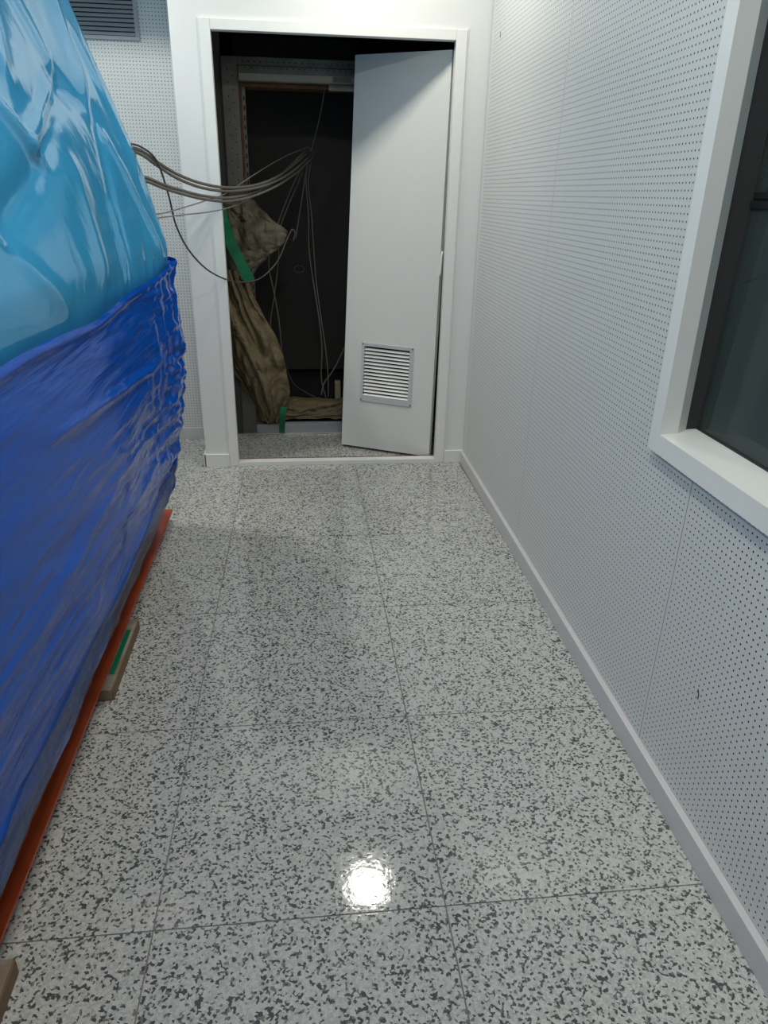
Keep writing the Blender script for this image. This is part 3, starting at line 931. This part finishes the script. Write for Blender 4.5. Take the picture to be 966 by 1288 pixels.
CREASES = [([(2.50, 1.85), (2.39, 1.60)], .016, .050), ([(1.56, 1.53), (1.74, 1.42)], .013, .016), ([(1.70, 1.45), (2.05, 1.59)], .014, .022),
           ([(2.23, 1.60), (1.87, 1.49), (1.64, 1.38), (1.39, 1.30)], -.016, .050), ([(2.23, 1.60), (2.43, 1.57), (2.32, 1.38), (2.22, 1.16)], -.012, .040),
           ([(2.21, 1.33), (2.16, 1.13)], .012, .013), ([(2.28, 1.30), (2.22, 1.13)], .009, .012), ([(2.45, 1.50), (2.74, 1.14)], .010, .022),
           ([(2.60, 1.78), (2.72, 1.45)], .010, .030), ([(1.95, 1.90), (1.70, 1.60)], .016, .045), ([(1.25, 1.35), (1.60, 1.13)], .008, .03),
           ([(1.95, 1.40), (1.90, 1.13)], .006, .05), ([(2.05, 1.85), (2.15, 1.66)], .012, .03)]


def seg_d(u, z, a, b):
    du, dz = b[0] - a[0], b[1] - a[1]
    t = min(1, max(0, ((u - a[0]) * du + (z - a[1]) * dz) / (du * du + dz * dz)))
    return math.hypot(u - a[0] - t * du, z - a[1] - t * dz)


def cover_d(u, z):
    d = .016 * nz(u * .9, z * 1.2, 11.0) + .006 * ridge(u * 1.2 + z * .55, z * .7, 13.0) + .0012 * nz(u * 7, z * 6, 16.0)
    if .9 < u < 3.1:
        for pl_, am, wd in CREASES:
            q = min(seg_d(u, z, pl_[i], pl_[i + 1]) for i in range(len(pl_) - 1))
            if q < 3 * wd:
                d += am * math.exp(-(q / wd) ** 1.6)
    # gathered where the wrap binds it
    g = (1 - sstep(1.10, 1.26, z)) * sstep(1.9, 2.2, u)
    d += g * .004 * ridge(u * 9, z * 1.0, 17.0)
    k = sstep(1.07, 1.20, z)
    return d * k - .012 * (1 - k)


def wtop(u):
    return 1.115 + .012 * nz(u * 1.7, 3.3) + .02 * sstep(2.55, 2.95, u) - .02 * math.exp(-((u - 1.75) / .3) ** 2)


def hem_z(u):
    return max(.057, .016 * nz(u * 7, 4.4) + .007 * nz(u * 21, 1.4) + float(np.interp(u, [0, .8, 1.06, 1.18, 1.38, 1.58, 1.70, 1.82, 1.88, 1.96, 2.06, 2.15, 2.5, 2.72, 2.85, 3.0, 3.2],
                           [.16, .16, .155, .135, .090, .078, .066, .070, .125, .115, .072, .062, .060, .064, .12, .16, .14])))


ld = empty('wrapped_load', (-1.15, 1.0, .053))
tag(ld, 'large machine bundled in blue plastic film on the orange skid', 'machine')


def loft(name, zs_of, nz_, disp, m, off, dense, cap=False, yf_of=None):
    sec = section(dense)
    V = []
    for j in range(nz_):
        f = j / (nz_ - 1)
        for s_ in sec:
            _, _, u = spt(s_, 1.0, YF)
            z0, z1 = zs_of(u)
            z = z0 + (z1 - z0) * f
            yf = YF - .10 * sstep(1.25, 2.2, z) - .07 * (1 - sstep(.0, .55, z))
            (x, y), (nx, ny), _ = spt(s_, z, yf)
            d = disp(u, z) + off
            V.append((x + nx * d, y + ny * d, z))
    n = len(sec)
    Fc = grid_faces(n, nz_, True)
    if cap:
        top = np.mean(np.array(V[-n:]), axis=0)
        V.append((top[0], top[1], top[2] + .03))
        a = (nz_ - 1) * n
        Fc += [(a + i, a + (i + 1) % n, len(V) - 1) for i in range(n)]
    return mk(name, V, Fc, m, ld, smooth=True)


loft('cover_film', lambda u: (1.00, 2.32), 120, cover_d, M_BLUE, 0.0, 170, cap=True)


def wrap_disp(u, z):
    d = wrap_d(u, z)
    t = wtop(u)
    e = t - z
    d += .007 * math.exp(-((e - .012) / .011) ** 2)          # rolled upper edge
    return d


wrap = loft('stretch_wrap', lambda u: (hem_z(u) + .05 + .13 * sstep(1.2, 1.9, u) * (1 - sstep(2.6, 2.9, u)), wtop(u)), 150, wrap_disp, M_WRAP, .012, 230)


def hem_d(u, z):
    k = 1 - sstep(.05, .35, z)
    return .006 * k * ridge(u * 7, z * 1.5, 21.0) + .003 * nz(u * 18, z * 6, 22.0) + wrap_d(u, z) * (1 - k) + .004


hemf = loft('loose_film', lambda u: (hem_z(u), .36 + .03 * nz(u * 2, 5.5)), 30, hem_d, M_HEM, .012, 230)
# hidden body that carries the film
box('body', (LX + .06, LYN + .06, .10), (-.72, YF - .25, 1.55), M_GALV, ld)

# ------------------------------------------------------------------ orange steel skid
sk = empty('steel_skid', (-.70, 1.0, .04))
tag(sk, 'orange painted steel channel skid under the blue load', 'skid')
OX, SZ = -.606, .040


def channel(name, x_lip, x_web, y0, y1):
    V, Fc = [], []
    s_ = 1 if x_lip > x_web else -1
    prof = [(x_web, SZ), (x_lip, SZ), (x_lip, SZ + .011), (x_web + s_ * .012, SZ + .015), (x_web + s_ * .012, .078), (x_web, .078)]
    for y in (y0, y1):
        V += [(x, y, z) for x, z in prof]
    n = len(prof)
    Fc = [(i, (i + 1) % n, n + (i + 1) % n, n + i) for i in range(n)] + [tuple(range(n))[::-1], tuple(range(n, 2 * n))]
    o = mk(name, V, Fc, M_ORANGE, sk)
    bm = bmesh.new(); bm.from_mesh(o.data)
    bmesh.ops.recalc_face_normals(bm, faces=bm.faces[:])
    bmesh.ops.bevel(bm, geom=[e for e in bm.edges if e.calc_length() > .5], offset=.0015, segments=2, affect='EDGES')
    bm.to_mesh(o.data); bm.free()
    return o


channel('rail', OX, -.735, -1.0, 3.03)
channel('rail', -1.80, -1.66, -1.0, 3.03)
for y in (-.6, .6, 1.7, 2.7):
    box('cross_member', (-1.66, y - .05, SZ), (-.7355, y + .05, .078), M_ORANGE, sk)

G3 = 'timber blocks under the skid'
for (y0, y1, xo, lab) in ((1.755, 2.135, -.580, 'grey timber block with green tape wedged under the orange skid'),
                          (.45, .955, -.572, 'brown edged timber block under the nearest end of the skid')):
    e = empty('timber_block', (xo - .1, (y0 + y1) / 2, 0))
    tag(e, lab, 'block', group=G3)
    box('block_board', (xo - .22, y0, .006), (xo, y1, .0395), M_WOOD, e, bev=.0015)
    box('block_base', (xo - .22, y0 + .001, 0), (xo - .002, y1 - .001, .0058), M_WOODSIDE, e)
    box('block_edge', (xo + .0002, y0 + .002, .0015), (xo + .0035, y1 - .002, .036), M_WOODSIDE, e)
    if y0 > 1:
        box('tape', (xo - .024, 1.83, .0397), (xo - .008, 2.07, .0403), M_TAPE, e)
for (y0, y1) in ((1.755, 2.135), (.45, .955)):
    o = box('timber_prop', (-1.86, y0, 0), (-1.62, y1, .0395), M_WOOD, base=(-1.74, (y0 + y1) / 2, 0), bev=.002)
    tag(o, 'timber block under the hidden rail, ' + ('farther' if y0 > 1 else 'nearer') + ' of the two', 'block', group='timber blocks under the hidden rail')

# ------------------------------------------------------------------ marks on the right wall
sc = on_right_wall(tube('scuff_mark', [(-.0004, 1.212, .372), (-.0004, 1.206, .360), (-.0004, 1.206, .350)], .0013, M_CABLE_D))
tag(sc, 'small dark scuff on the lower perforated panel', 'scuff')
sc2 = on_right_wall(tube('scuff_mark', [(-.0004, 3.545, 2.012), (-.0004, 3.547, 2.00), (-.0004, 3.545, 1.99)], .0013, M_CABLE_D))
tag(sc2, 'tiny dark nick high on the perforated wall by the corner', 'scuff')

# ------------------------------------------------------------------ ceiling lights
WHERE = ['white square ceiling light nearest the doorway', 'white square ceiling light above the middle of the corridor', 'white square ceiling light behind the viewpoint',
         'white square ceiling light over the far end of the blue load', 'white square ceiling light over the middle of the blue load']
for (x, y), wt, lab in zip(LAMPS, LAMP_W, WHERE):
    e = empty('ceiling_light', (x, y, CEIL - .03))
    tag(e, lab, 'lamp', group='ceiling lights')
    hw = .115
    boxes('rim', [((x - hw, y - hw, CEIL - .02), (x + hw, y - hw + .013, CEIL)), ((x - hw, y + hw - .013, CEIL - .02), (x + hw, y + hw, CEIL)),
                  ((x - hw, y - hw + .013, CEIL - .02), (x - hw + .013, y + hw - .013, CEIL)), ((x + hw - .013, y - hw + .013, CEIL - .02), (x + hw, y + hw - .013, CEIL))], M_TRIM, e)
    box('diffuser', (x - .10, y - .10, CEIL - .012), (x + .10, y + .10, CEIL - .001), M_LAMP, e)
    ldt = bpy.data.lights.new('ceiling_light_glow', 'AREA')
    ldt.shape = 'SQUARE'
    ldt.size = .2
    ldt.energy = wt
    ldt.color = (1.0, 0.955, 0.845)
    lo = bpy.data.objects.new('ceiling_light_glow', ldt)
    COL.objects.link(lo)
    lo.parent = e
    lo.location = (0, 0, .014)
